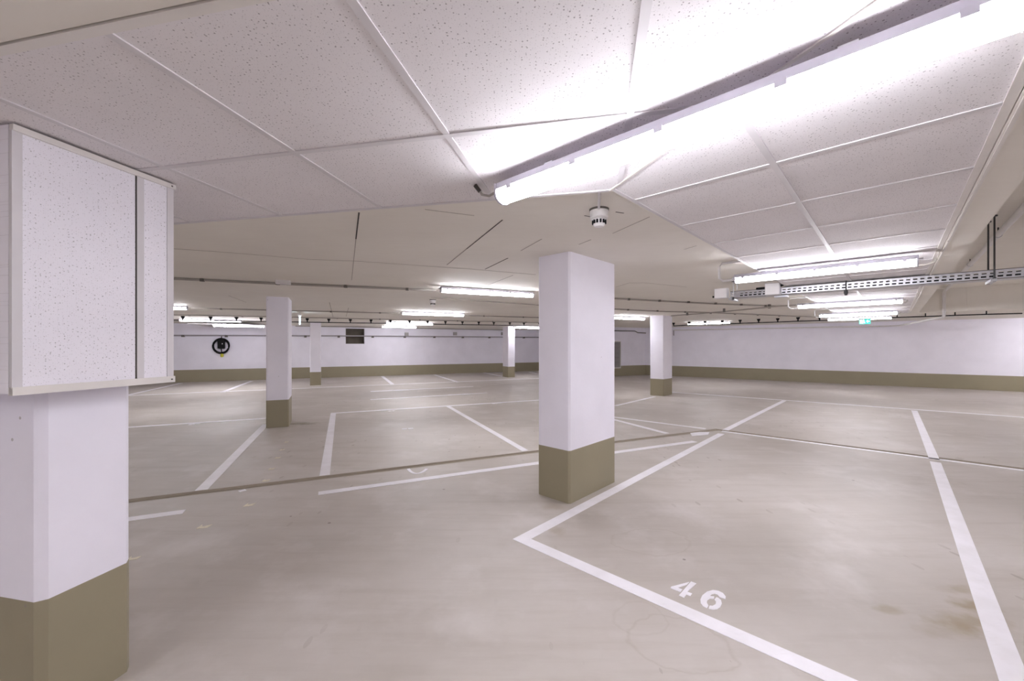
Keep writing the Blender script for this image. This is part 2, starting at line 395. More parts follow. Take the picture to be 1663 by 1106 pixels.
# transverse beam face with its panels, under the far side of the raised field
beam = empty('ceiling_beam', v3(Q, TILE), 'pale concrete downstand beam closing the raised ceiling beside the drain pipe', 'beam', kind='structure')
t0 = 0.0
for t1 in (0.75, 1.75, 3.0, 4.3, 5.6, 7.0, 9.0):
    MB().prism([Q + C * (t0 + .004), Q + C * (t1 - .004), Q + C * (t1 - .004) - A * .012, Q + C * (t0 + .004) - A * .012], TILE, HIGH - .002).build('beam_panel', 'slab', beam); t0 = t1
MB().prism([Q - C * .0, Q + C * 9, Q + C * 9 + A * .3, Q + A * .3], TILE, SLAB - .001).build('beam_core', 'slab', beam)

# small tile field in front of the wall charger
fp, fq = at(270.4, 521.2, TILE), at(343, 531.5, TILE); fe = (fq - fp).normalized(); ff_ = Vector((fe.y, -fe.x)); fp = fp + fe * 1.9
for i in range(4):
    for j in range(3):
        o_ = fp + fe * (.625 * i) + ff_ * (.625 * j)
        MB().prism([o_ + fe * .005 + ff_ * .005, o_ + fe * .62 + ff_ * .005, o_ + fe * .62 + ff_ * .62, o_ + fe * .005 + ff_ * .62], TILE + .002, TILE + .017).build('ceiling_tile', 'tile', sus)
for i in range(5): bar(fp + fe * .625 * i, fp + fe * .625 * i + ff_ * 1.875)
for j in range(4): bar(fp + ff_ * .625 * j, fp + ff_ * .625 * j + fe * 2.5, z0=TILE - .003)
# ---- joints of the slab formwork
def joint(pts, w=0.010, mat='ridge', z=SLAB):
    P_ = [at(u, v, z) for u, v in pts]; b = MB()
    for p, q in zip(P_[:-1], P_[1:]): b.rect(p, q, w, z - 0.002, z + .001)
    b.build('formwork_joint', mat, ceil)
joint([(583, 345), (578, 388)], .010, 'joint'); joint([(578, 388), (571, 455)], .006)
joint([(816, 357), (758, 404)], .009, 'joint'); joint([(758, 404), (726, 430)], .008)
joint([(880, 388), (846, 407)], .006); joint([(825, 419), (788, 437)], .010, 'joint'); joint([(833, 447), (787, 465)], .008)
joint([(271, 403), (350, 408.5), (420, 414)], .008); joint([(420, 414), (500, 421), (580, 424), (722, 434), (765, 437), (870, 446)], .005)
joint([(690, 340), (770, 350)], .004); joint([(1111, 405), (1131, 399)], .004); joint([(1000, 466), (1022, 459.5), (1045, 459), (1115, 466)], .006)
joint([(1055, 352), (995, 379)], .004); joint([(960, 389), (940, 397)], .004); joint([(371, 480), (400, 491)], .008); joint([(535, 491), (541, 515)], .01); joint([(566, 500), (562, 514)], .01)
joint([(1000, 344), (1013, 346)], .008, 'joint'); joint([(949, 350), (960, 352)], .006, 'joint')

# ---- white bay lines
def stripe(p, q, w=0.10, side=0, name='bay_line', mat='line'):
    return MB().rect(p, q, w, 0.0, 0.003, side).build(name, mat, floor)
aF, cLft, cRgt = 2.27, -2.138, 0.344
stripe(ac(aF, cLft), ac(7.41, cLft - .03), side=1); stripe(ac(aF + .1, cLft + .1), ac(aF + .1, cRgt + .1), side=1)
chA = lambda c: (K - C * 0).dot(A) + (K.dot(C) - c) * -0.03
stripe(ac(aF, cRgt), ac(7.50, cRgt), side=1); stripe(ac(7.68, cRgt), ac(13.1, cRgt - .04), side=1)
stripe(fl(1173, 698), fl(1271, 650), side=1)
stripe(K + cdir * .10 - nc * .10, PR - nc * .10, 0.08, 0)
stripe(fl(1091, 637), fl(1631, 675.5), .12); stripe(fl(1631, 675.5), fl(1631, 675.5) + C * 4, .12)
stripe(fl(517, 801.5), fl(1128, 717), .10)
q6 = fl(299, 831); stripe(q6 - FF * 4, q6, .10)
stripe(fl(327, 796), fl(432, 689), .11); stripe(fl(527.2, 772), fl(541.2, 671.7), .11); stripe(fl(853, 732.2), fl(727.8, 660), .10)
p10 = fl(1083.5, 704); stripe(p10, p10 + E * 4.4, .10)
stripe(fl(537, 671.5), fl(537, 671.5) + FF * 6.6, .12)
stripe(fl(1000, 659), fl(1063, 644.3), .09); stripe(fl(985, 676), fl(1146, 696.5), .09)
q14 = fl(431.5, 679.6); stripe(q14 - FF * 6, q14, .12)
p15, q15 = fl(200, 642.8), fl(872, 614.6); d15 = (q15 - p15).normalized(); stripe(p15 - d15 * 3, q15 + d15 * 2.2, .14)
for a_, b_ in (((205, 642.3), (294, 622.4)), ((361, 637), (409, 618.7)), ((637.9, 624.4), (620.5, 611)), ((744, 620.7), (705, 608.6)), ((816, 611.4), (785.4, 605.2)), ((872, 606.8), (860, 604.4))):
    stripe(fl(*a_), fl(*b_), .14)
stripe(fl(662, 633.0), fl(768.5, 627.8), .12); stripe(fl(601.7, 635.9), fl(664, 633), .22); stripe(fl(601.7, 649), fl(731, 641.6), .13); stripe(fl(729, 641.6), fl(762, 639.8), .20); stripe(fl(760, 640), fl(791, 638), .12)
# stencilled bay number 46 and worn marks
def poly_mark(zp, org, k, name='bay_number', mat='line', **kw):
    MB().prism([fl(org[0] + x / k, org[1] + y / k) for x, y in zp], 0.0, 0.003).build(name, mat, floor, **kw)
O46 = ((1040, 920), 9.24)
poly_mark([(760, 230), (840, 260), (703, 385), (776, 410), (750, 446), (690, 424), (655, 475), (578, 440)], *O46, label='stencilled white figure 4 of bay 46')
poly_mark([(735, 237), (462, 308), (454, 330), (600, 387), (632, 350), (560, 325), (698, 277)], *O46, label='left stroke of the stencilled figure 4')
poly_mark([(1276, 492), (1280, 455), (1240, 405), (1170, 370), (1090, 358), (1000, 383), (930, 438), (900, 500), (905, 552), (940, 600), (1000, 632), (1022, 592), (996, 548), (1004, 512), (1040, 487), (1102, 490), (1108, 456), (1042, 450), (1070, 422), (1115, 413), (1155, 424), (1190, 465)], *O46, label='stencilled white figure 6 of bay 46')
poly_mark([(1022, 637), (1090, 652), (1150, 645), (1200, 612), (1222, 560), (1210, 510), (1170, 476), (1140, 466), (1112, 500), (1135, 532), (1128, 572), (1085, 596), (1040, 592)], *O46, label='right bowl of the stencilled figure 6')
for x, y in ((309, 689.5), (314.5, 688.5), (322, 687.8)):     # faded numbers of other bays, not legible
    MB().rect(fl(x - 1.5, y + .9), fl(x + 2.2, y - .9), .05, 0, .003).build('faded_mark', 'line', floor)
for x, y in ((633, 667.6), (638.5, 667.2), (802, 655.5), (807, 655), (812, 654.4)):
    MB().rect(fl(x - 2, y + .4), fl(x + 2, y - .3), .07, 0, .003).build('faded_mark', 'line', floor)
arc = [fl(663 + 30 * t, 761.5 + 9 * math.sin(math.pi * t) ** .7 * (1 - .3 * t)) for t in [i / 10 for i in range(11)]]
ab = MB(); [ab.rect(p, q, .035, 0, .003) for p, q in zip(arc[:-1], arc[1:])]; ab.build('faded_mark', 'line', floor)
for u, v in ((658, 696.5), (668, 696)): MB().rect(fl(u - 5, v + .3), fl(u + 3, v - .3), .06, 0, .003).build('faded_mark', 'line', floor)
MB().rect(fl(388, 798.3), fl(399, 795.6), .05, 0, .003).build('faded_mark', 'line', floor)
MB().prism([fl(*p) for p in ((1121, 703.5), (1136, 701.8), (1152, 702), (1150, 706), (1124, 708.3))], 0, .004).build('paint_patch', 'line', floor, label='bright white paint patch by the channel bend')
for (u, v, s) in ((216, 907, 1.0), (331, 855.5, 1.0), (405, 820, .8), (432, 780.5, .6), (441, 761.5, .5), (451, 743.5, .42), (458, 730.5, .36), (465, 718, .3)):   # worn cream flecks in a row
    q = [(-13, 4), (-9, 1), (-2, -4), (-3, 0), (14, -4), (6, 1.5), (-3, 3)]
    MB().prism([fl(u + x * s, v + y * s * .9) for x, y in q], 0, .0025).build('worn_fleck', 'beige', floor)

# ================================================================== COLUMNS
def column(p, e1, w1, e2, w2, label, ch=0.018, top=SLAB, zsplit=0.5):
    """p: near corner, e1/e2 unit vectors along its two visible sides"""
    p = Vector(p)
    def cpoly(g):
        c = [p, p + e1 * w1, p + e1 * w1 + e2 * w2, p + e2 * w2]; ctr = (c[0] + c[2]) / 2; out = []
        c = [q + ((q - ctr).normalized() * g) for q in c]
        for i in range(4):
            q, a_, b_ = c[i], c[i - 1], c[(i + 1) % 4]
            out += [q + (a_ - q).normalized() * ch, q + (b_ - q).normalized() * ch]
        return out
    r = empty('column', v3(p + e1 * w1 / 2 + e2 * w2 / 2, 0), label, 'column', 'concrete columns of the garage')
    MB().prism(cpoly(0), zsplit, top).build('shaft', 'white', r)
    MB().prism(cpoly(0.002), 0, zsplit).build('plinth', 'olive', r, label='olive painted foot of the column')
    return r
column((0.544, 3.81), -C, 0.39, A, 0.86, 'broad white column with olive foot beside the bay marked 46')
column(bd(1.155, -2.114), B, 0.325, -D, 0.5, 'white column with olive foot under the perforated boxing', ch=0.028)
column((-4.455, 7.305), FF, 0.36, E, 0.69, 'white column with olive foot at the end of a diagonal bay line')
column((-7.55, 15.07), FF, 0.37, E, 0.55, 'slim white column standing near the square wall opening')
column((-0.188, 18.9), FF, 0.364, E, 0.63, 'far slim white column beside the back bay lines')
column((4.476, 11.91), -C, 0.415, A, 0.645, 'white column with olive foot between the grille and the bright wall')

# perforated boxing round the near column
bx0, bx1, bd0, bd1, bz0, bz1 = 0.99, 1.524, -1.94, -2.72, 1.335, TILE - 0.006
bxg = empty('perforated_boxing', v3(bd(1.25, -2.3), bz0), 'white perforated box cladding hung round the top of a column', 'cladding box')
def bface(name, mat, b0, b1, z0, z1, t=0.012, proud=0.0, d=bd0):
    MB().prism([bd(b0, d + proud), bd(b1, d + proud), bd(b1, d + proud - t), bd(b0, d + proud - t)], z0, z1).build(name, mat, bxg)
bface('cladding_panel', 'panel', bx0 + .024, 1.369, bz0 + .02, bz1 - .02); bface('cladding_panel', 'panel', 1.396, 1.496, bz0 + .02, bz1 - .02)
bface('cover_strip', 'bar', 1.371, 1.398, bz0 + .02, bz1 - .02, .014, .004); bface('cover_strip', 'bar', bx0, bx0 + .026, bz0, bz1 - .02, .014, .004); bface('cover_strip', 'bar', 1.496, bx1, bz0 + .015, bz1 - .02, .014, .004)
bface('joint_gap', 'joint', 1.366, 1.371, bz0 + .02, bz1 - .02, .012, .001)
bface('top_rail', 'trim', bx0, bx1 + .006, bz1 - .022, bz1 - .001, .018, .010); bface('bottom_rail', 'trim', bx0, bx1 + .004, bz0 - .006, bz0 + .022, .02, .008)
for b_, s_ in ((bx0, 1), (bx1, -1)):
    MB().prism([bd(b_, bd0 - .012), bd(b_ + .012 * s_, bd0 - .012), bd(b_ + .012 * s_, bd1), bd(b_, bd1)], bz0, bz1 - .001).build('side_panel', 'panel', bxg)
MB().prism([bd(bx0, bd1), bd(bx1, bd1), bd(bx1, bd1 - .012), bd(bx0, bd1 - .012)], bz0, bz1 - .001).build('side_panel', 'panel', bxg)
for b_, z_ in ((1.512, bz0 + .008), (1.512, bz1 - .012)): MB().prism([bd(b_ - .003, bd0 + .012), bd(b_ + .003, bd0 + .012), bd(b_ + .003, bd0 + .006), bd(b_ - .003, bd0 + .006)], z_ - .003, z_ + .003).build('screw', 'clip', bxg)

# ================================================================== LAMPS
def half_round(w, h, n=10):
    return [(w * math.cos(math.pi + math.pi * i / n), h * math.sin(math.pi + math.pi * i / n)) for i in range(n + 1)]
def lamp_proto(L=1.5):
    r = bpy.data.objects.new('tube_lamp', None); COL.objects.link(r)
    h = L / 2
    def ex(b, prof, x0, x1, z):                       # extrude a (y,z) profile along x
        n = len(prof); vs = [(x0, a, z + c) for a, c in prof] + [(x1, a, z + c) for a, c in prof]
        b.add(vs, [tuple(range(n)), tuple(range(n, 2 * n))[::-1]] + [(i, n + i, n + (i + 1) % n, (i + 1) % n) for i in range(n)])
        return b
    body = [(-.046, -.036), (-.043, -.008), (-.028, 0.0), (.028, 0.0), (.043, -.008), (.046, -.036)]
    hs = ex(MB(), body, -h, h, -0.010).build('housing', 'lampbody', r, True)
    dif = [(-.046, 0), (-.045, -.022)] + [(.045 * math.cos(math.pi + math.pi * i / 8), -.022 + .030 * math.sin(math.pi + math.pi * i / 8)) for i in range(1, 8)] + [(.045, -.022), (.046, 0)]
    ex(MB(), dif, -h + .012, h - .012, -0.046).build('diffuser', 'lampglow', r, True)
    for s in (-1, 1):
        e = MB(); ex(e, [(-.047, .030), (-.047, -.022)] + [(.046 * math.cos(math.pi + math.pi * i / 6), -.022 + .032 * math.sin(math.pi + math.pi * i / 6)) for i in range(1, 6)] + [(.047, -.022), (.047, .030)], s * h, s * (h - .012) if s > 0 else -h + .012, -0.048)
        e.build('end_cap', 'lampbody', r); 
        g = MB(); g.tube([(s * h, 0, -.045), (s * (h + .03), 0, -.045)], .010); g.build('cable_gland', 'box', r, True)
        MB().box(s * h * .62 - .02, s * h * .62 + .02, -.02, .02, -.0105, 0).build('bracket', 'galv', r)
    for i in range(5):
        x = -h * .88 + i * h * .44
        for s in (-1, 1): MB().box(x - .014, x + .014, s * .046 - .003, s * .046 + .003, -.060, -.040).build('clip', 'lampbody', hs)
    return r
proto = lamp_proto()
used = [False]
def lamp(mid, d, z, label, group=None, L=1.5):
    if not used[0]: r = proto; used[0] = True
    else:
        r = proto.copy(); COL.objects.link(r)
        for ch in proto.children:
            c = ch.copy(); COL.objects.link(c); c.parent = r
            for g in ch.children:
                d_ = g.copy(); COL.objects.link(d_); d_.parent = c
    r.location = v3(mid, z); r.rotation_euler = (0, 0, math.atan2(d[1], d[0])); r.scale = (L / 1.5, 1, 1)
    tag(r, label, 'lamp', group or 'tube lamps of the garage ceiling'); return r
ZT, ZS = TILE - .018, SLAB - .003
def ends(u0, v0, u1, v1, z, label, d, L=None):
    zz = z - .082; p, q = at(u0, v0, zz), at(u1, v1, zz)
    m_ = (p + q) / 2; lamp(m_, d, z, label, L=L or (q - p).length); return m_
GL = 'tube lamps of the garage ceiling'
l1c = -0.545
lamp(ac(1.30, l1c), C, ZT, 'bright tube lamp under the tiles where the two tile fields meet')
ends(1192, 457, 1491, 430, ZT, 'tube lamp under the tiles just in front of the cable tray', C)
ends(1296, 500, 1467, 490.5, ZT, 'tube lamp under the tiles just beyond the cable tray', C)
ends(1331, 514.5, 1458, 509, ZT, 'tube lamp under the tiles second beyond the cable tray', C)
ends(1345, 520, 1447, 517, ZS, 'tube lamp on the slab above the green exit sign', C, 1.5)
ends(714, 474, 868, 481, ZS, 'tube lamp on the slab fed by the nearest conduit, beside the small smoke detector', FF)
ends(654, 509.5, 751, 513.5, ZS, 'tube lamp in the second conduit row, behind the small smoke detector', FF)
ends(629, 525.2, 700, 527.6, ZS, 'tube lamp crossing the black cable line near the wall vents', FF)
ends(619, 531, 676, 532.6, ZS, 'tube lamp nearest the square wall opening', FF, 1.5)
m10 = at(834, 532.5, ZS - .08); lamp(m10 + FF * .75, FF, ZS, 'tube lamp right beside the far slim column')
m11 = at(1046, 518.8, ZS - .08); lamp(m11 - FF * .75, FF, ZS, 'tube lamp between the broad column and the column near the grille')
ends(1119, 527, 1184, 525.5, ZS, 'tube lamp on the slab close to the bright wall', C, 1.5)
m13 = at(304.5, 502.2, ZS - .08); lamp(m13 - FF * .75, FF, ZS, 'tube lamp half hidden by the perforated boxing')
ends(292.7, 521, 391, 522.6, ZS, 'tube lamp in front of the black cable line near the wall charger', FF)
ends(350, 529.5, 426.7, 530.8, ZT, 'tube lamp under the small tile field nearest the wall charger', FF, 1.5)
# unseen lamps: first read off the column shadow, the rest added as fill light
for p, d in (((-2.95, -1.15), (0.378, 0.926)), ((3.2, -2.2), C), ((-6.5, 1.5), FF), ((-12.5, 7.0), FF), ((8.5, 0.5), C), ((-13.5, 1.5), FF), ((16.2, 11.2), C), ((15.9, 9.2), C), ((18.2, 7.0), C), ((11.6, 8.0), C), ((13, 4.2), C), ((6.5, -3.4), C), ((-5, -3.8), FF), ((12, -1.5), C)):
    z = ZS
    if (Vector(p) - Q).dot(C) > 0 and (Vector(p) - Q).dot(A) < 0: z = HIGH - .002
    lamp(Vector(p), d, z, 'unseen tube lamp outside the view, in a set mostly added for fill light')

# ================================================================== CEILING SERVICES
def line_thing(name, pts, r, mat, label, cat, clips=(), group=None, clipmat='clip', clip_h=.0165):
    o = MB().tube(pts, r).build(name, mat, None, True); tag(o, label, cat, group)
    for q in clips: MB().box(q[0] - .02, q[0] + .02, q[1] - .02, q[1] + .02, q[2] - r - .006, q[2] + clip_h).build('clip', clipmat, o)
    return o
zc = SLAB - .019
def run(pp, z=zc): return [v3(at(u, v, z), z) for u, v in pp]
def spaced(p, q, step):
    n = max(1, int((q - p).length / step)); return [p.lerp(q, (i + .5) / n) for i in range(n)]
GC = 'grey conduits clipped to the slab'
k1 = run([(262, 451.5), (460, 461), (708, 471.5)]); line_thing('conduit', k1, .017, 'conduit', 'thick grey conduit leading to the lamp beside the small smoke detector', 'conduit', spaced(k1[0], k1[2], .8), GC)
jb = at(460, 459, SLAB - .03); o = empty('junction_box', v3(jb, SLAB), 'cream junction box on the nearest grey conduit', 'junction box')
MB().rect(jb - FF * .09, jb + FF * .09, .085, SLAB - .05, SLAB).build('box_body', 'plastic', o); MB().rect(jb - FF * .04, jb + FF * .035, .05, SLAB - .056, SLAB - .05).build('box_lid', 'box', o)
k2 = run([(310, 500.5), (432, 503.5), (655, 509)]); line_thing('conduit', k2, .015, 'conduit', 'grey conduit between the lamp by the boxing and the second row lamp', 'conduit', spaced(k2[0], k2[2], 1.0), GC)
k2b = run([(752, 512.3), (880, 516)]); line_thing('conduit', k2b, .015, 'conduit', 'grey conduit leaving the second row lamp towards the broad column', 'conduit', spaced(*k2b, 1.0), GC)
k3 = run([(262, 511), (432, 514.2), (670, 519.8), (880, 524)]); line_thing('conduit', k3, .015, 'conduit', 'thin grey conduit just in front of the black cable line', 'conduit', spaced(k3[0], k3[3], 1.2), GC)
k4 = run([(700, 483.5), (875, 495.5)]); line_thing('conduit', k4, .009, 'conduit', 'faint conduit beside the small smoke detector', 'conduit', (), GC)
k5 = run([(995, 484.8), (1160, 493.5), (1262, 497.5)]); line_thing('conduit', k5, .015, 'conduit', 'grey conduit from the broad column towards the junction box of the tray', 'conduit', spaced(k5[0], k5[2], .7), GC)
k6 = run([(995, 502), (1080, 506), (1150, 507.5), (1345, 516)]); line_thing('conduit', k6, .015, 'conduit', 'grey conduit passing the head of the column near the grille', 'conduit', spaced(k6[0], k6[3], .9), GC)
k7 = run([(1090, 513), (1180, 505.7), (1262, 497.5), (1293, 495.5)], zc - .05); line_thing('conduit', k7, .015, 'conduit', 'grey conduit crossing towards the lamp just beyond the tray', 'conduit', spaced(k7[0], k7[3], 1.0), GC, clip_h=.0665)
for i, (pp) in enumerate((((480, 529.4), (620, 531)), ((480, 533), (830, 535)))):
    kk = run(pp) if i == 0 else [v3(on_lw(u) - nL * .05, zc) for u, v in pp]; line_thing('conduit', kk, .016, 'conduit', ('grey conduit ending at the lamp nearest the wall opening', 'grey conduit along the head of the long back wall')[i], 'conduit', (), GC)
# black cable hung in dark holders
zk = SLAB - .125
tops = [297, 342, 384, 424, 499, 534, 569, 602.5, 634, 665, 694.5, 723.5, 751, 777.5, 802, 828, 851, 876, 900, 924, 948, 972, 999, 1017, 1035]
def kline(u): return 520 + (u - 297) * (529.2 - 520) / (876 - 297) if u < 876 else 529.2 + (u - 876) * 0.008
cp = [v3(at(u, kline(u), zk), zk) for u in (250, 297, 384, 499, 602, 694, 777, 876)]
dirk = (cp[-1] - cp[3]).normalized(); cp += [cp[-1] + dirk * 1.9]
rp = [(1094, 529.3), (1119, 528), (1145, 527.2), (1173, 526.2), (1202, 525.2), (1232, 524), (1263, 523), (1296, 521.6), (1331, 520.6), (1385, 518.6), (1457, 515.5), (1503, 514), (1551, 512.2), (1602, 510.5), (1660, 509)]
def on_cable(cpts, u):
    for p, q in zip(cpts[:-1], cpts[1:]):
        up, uq = CX + F * p.x / p.y, CX + F * q.x / q.y
        if up <= u <= uq:
            k = (u - CX) / F; t = (k * p.y - p.x) / ((q.x - p.x) - k * (q.y - p.y)); return p.lerp(q, t)
def holder(par, q):
    MB().lathe([(.010, -.015), (.016, .0), (.020, .05), (.045, .085), (.052, .124)], q, 10).build('cable_holder', 'black', par, True)
ck = MB().tube(cp, .014).build('hanging_cable', 'black', None, True); tag(ck, 'black cable hung in funnel shaped holders along the back bays', 'cable')
for u in tops:
    q = on_cable(cp, u)
    if q: holder(ck, q)
cr = [v3(at(u, v, zk), zk) for u, v in rp]
bend = cp[-1]
ck2 = MB().tube(cr, .014).build('hanging_cable', 'black', None, True); tag(ck2, 'black cable hung in holders along the bright wall', 'cable')
for u, v in rp[:9]: holder(ck2, v3(at(u, v, zk), zk))
for u, v in rp[10:14]:
    q = v3(at(u, v, zk), zk); MB().tube([q, v3(q, SLAB)], .012).build('cable_holder', 'black', ck2)

# smoke detectors
def detector(p, z, s, label, cable=None):
    r = empty('smoke_detector', v3(p, z), label, 'smoke detector')
    c = (p[0], p[1], z)
    MB().lathe([(.062 * s, -.012 * s), (.064 * s, 0)], c, 28).build('mount_ring', 'clip', r, True)
    MB().lathe([(.052 * s, -.060 * s), (.058 * s, -.056 * s), (.060 * s, -.012 * s)], c, 28).build('base', 'plastic', r, True)
    MB().lathe([(.0, -.115 * s), (.028 * s, -.113 * s), (.036 * s, -.104 * s), (.042 * s, -.068 * s), (.055 * s, -.064 * s), (.054 * s, -.060 * s)], c, 28).build('sensor_head', 'plastic', r, True)
    for i in range(12):
        a = 2 * math.pi * i / 12; x, y = c[0] + .0405 * s * math.cos(a), c[1] + .0405 * s * math.sin(a)
        MB().box(x - .006 * s, x + .006 * s, y - .006 * s, y + .006 * s, z - .096 * s, z - .074 * s).build('sensor_slot', 'black', r)
    return r
dp = at(973, 343, SLAB - .012); detector(dp, SLAB, 1.0, 'white smoke detector on the slab in front of the broad column')
dc = [v3(dp + Vector((0, .01)), SLAB - .012), v3(dp - B * .62, SLAB - .012)]; line_thing('cable', dc, .008, 'box', 'pale cable running from the tiles to the smoke detector', 'cable')
detector(at(703, 489, SLAB - .03), SLAB, 1.0, 'small white smoke detector behind the lamp of the nearest conduit')
# feed of the near lamp
q = ac(1.30, l1c - .78); fz = TILE - .05
o = line_thing('lamp_cable', [v3(q, fz), v3(ac(1.30, l1c - .83), fz - .008), v3(ac(1.29, l1c - .87), fz + .006), v3(ac(1.27, l1c - .885), TILE - .004)], .006, 'conduit', 'short grey feed cable at the end of the bright tube lamp', 'cable')
MB().tube([v3(ac(1.283, l1c - .876), TILE - .030), v3(ac(1.262, l1c - .888), TILE - .002)], .010).build('cable_sleeve', 'joint', o)
# feed conduits on the left ends of the row of lamps
for (u, v, lab) in ((1184, 449, 'curved pale feed pipe at the end of the lamp in front of the tray'), (1288, 494, 'curved pale feed pipe at the end of the lamp beyond the tray'), (1328, 508, 'curved pale feed pipe at the end of the second lamp beyond the tray')):
    p = at(u + 6, v + 8, TILE - .09); z0, z1 = TILE - .075, SLAB - .02
    a_, c_ = p.dot(A), p.dot(C)
    line_thing('feed_pipe', [v3(ac(a_, c_), z0), v3(ac(a_, c_ - .09), z0), v3(ac(a_, c_ - .13), z0 + .03), v3(ac(a_, c_ - .13), z1 - .03), v3(ac(a_, c_ - .10), z1), v3(ac(a_, c_ + .28), z1)], .012, 'pipe', lab, 'pipe')
for k, uv in enumerate(((1505, 428), (1470, 489), (1462, 507))):
    p = at(uv[0] - 8, uv[1] + 4, TILE - .06); a_, c_ = p.dot(A), p.dot(C)
    line_thing('lamp_cable', [v3(ac(a_, c_ - .05), TILE - .05), v3(ac(a_, c_ + .02), TILE - .052), v3(ac(a_, c_ + .07), TILE - .04), v3(ac(a_, c_ + .09), TILE - .01)], .009, 'conduit', ('grey feed cable at the boxed strip end of the lamp before the tray', 'grey feed cable at the boxed strip end of the lamp beyond the tray', 'grey feed cable at the boxed strip end of the second lamp beyond the tray')[k], 'cable')

# ---- perforated cable tray on rods
aT = 6.15                                              # a of the front side of the tray
p_l = at(1186, 482, 2.18)
def tray_c(u):
    k = (u - CX) / F; return (k * A.y * aT - A.x * aT) / (C.x - k * C.y)
TR = empty('cable_tray', v3(ac(aT, tray_c(1300)), 2.16), 'perforated galvanised cable tray hung on rods across the ceiling', 'cable tray')
c0, c1 = tray_c(1186), tray_c(1632) + 1.3; tz, th = 2.158, 0.084
mb = MB(); per = 0.054; n = int((c1 - c0) / per)
zs = [0, .016, .032, .050, .066, th]
for i in range(n):
    s = c0 + i * per
    for r_ in range(5):
        off_ = 0.0 if r_ == 1 else per / 2
        if r_ in (1, 3):                                # row with a slot
            if r_ == 1: cells = ((0, .012), (.048, per))
            else: cells = ((0, .018), (.050, per))
            for x0, x1 in cells: mb.prism([ac(aT, s + x0), ac(aT, s + x1), ac(aT + .002, s + x1), ac(aT + .002, s + x0)], tz + zs[r_], tz + zs[r_ + 1])
        else: mb.prism([ac(aT, s), ac(aT, s + per), ac(aT + .002, s + per), ac(aT + .002, s)], tz + zs[r_], tz + zs[r_ + 1])
mb.build('tray_side', 'galv', TR)
MB().prism([ac(aT, c0), ac(aT, c1), ac(aT + .20, c1), ac(aT + .20, c0)], tz - .002, tz).build('tray_bottom', 'galv', TR)
MB().prism([ac(aT + .198, c0), ac(aT + .198, c1), ac(aT + .20, c1), ac(aT + .20, c0)], tz, tz + th).build('tray_side', 'galv', TR)
for k in range(4): MB().tube([v3(ac(aT + .03 + .042 * k, c0 + .1), tz + .03 + .012 * (k % 2)), v3(ac(aT + .03 + .042 * k, c1), tz + .03 + .012 * (k % 2))], .026).build('dark_fill_cable', 'black', TR, True)  # black cables added as dark filling so the slots read as shaded
for z_ in (tz - .006, tz + th): MB().prism([ac(aT - .008, c0), ac(aT - .008, c1), ac(aT + .004, c1), ac(aT + .004, c0)], z_, z_ + .007).build('tray_lip', 'clip', TR)
for u, pair in ((1188, True), (1612, True)):
    c_ = tray_c(u)
    top = SLAB - .003 if u < 1400 else HIGH - .003
    for aa, uu in ((aT - .03, u + 3), (aT + .23, u - 7 if u > 1400 else u + 9)):
        k_ = (uu - CX) / F; q = ac(aa, (k_ * A.y * aa - A.x * aa) / (C.x - k_ * C.y)); MB().tube([v3(q, tz - .03), v3(q, top)], .007 if u > 1400 else .005).build('hanger_rod', 'rod' if u > 1400 else 'galv', TR, True)
        MB().lathe([(.022, -.012), (.022, 0)], v3(q, top - .001), 10).build('rod_anchor', 'rod', TR)
        MB().lathe([(.012, -.02), (.012, .02)], v3(q, tz - .012), 8).build('rod_nut', 'rod', TR)
    MB().prism([ac(aT - .06, c_ - .02), ac(aT - .06, c_ + .02), ac(aT + .26, c_ + .02), ac(aT + .26, c_ - .02)], tz - .03, tz - .006).build('support_rail', 'galv', TR)
c_ = tray_c(1374)
MB().tube([v3(ac(aT - .012, c_), tz - .05), v3(ac(aT - .012, c_), tz + th + .02)], .006).build('hook', 'rod', TR, True); MB().lathe([(.012, -.05), (.020, -.02), (.018, .01)], v3(ac(aT - .02, c_), tz - .02), 8).build('hook_weight', 'rod', TR, True)
def jbox(u, w, h, z, label, lead):
    c_ = tray_c(u); r = empty('junction_box', v3(ac(aT - .06, c_), z), label, 'junction box')
    MB().prism([ac(aT - .105, c_ - w / 2), ac(aT - .105, c_ + w / 2), ac(aT - .012, c_ + w / 2), ac(aT - .012, c_ - w / 2)], z, z + h).build('box_body', 'box', r)
    MB().prism([ac(aT - .115, c_ - w / 2 + .008), ac(aT - .115, c_ + w / 2 - .008), ac(aT - .105, c_ + w / 2 - .008), ac(aT - .105, c_ - w / 2 + .008)], z + .008, z + h - .008).build('box_lid', 'plastic', r)
    for dx, dz in lead: MB().tube([v3(ac(aT - .06, c_ + math.copysign(w / 2, dx)), z + dz), v3(ac(aT - .05, c_ + dx), z + dz + (.03 if dx > 0 else 0))], .014).build('cable_gland', 'black', r, True)
    return r
jbox(1174, .165, .135, 2.155, 'grey junction box at the free end of the cable tray', ((-.115, .03),))
jbox(1257, .165, .150, 2.150, 'grey junction box fixed to the middle of the cable tray', ((-.19, .10), (.15, .11)))
# small plates beneath
MB_ = MB().prism([ac(aT + .05, tray_c(1256)), ac(aT + .05, tray_c(1277)), ac(aT + .15, tray_c(1277)), ac(aT + .15, tray_c(1256))], tz - .03, tz - .004).build('tray_bracket', 'galv', TR)

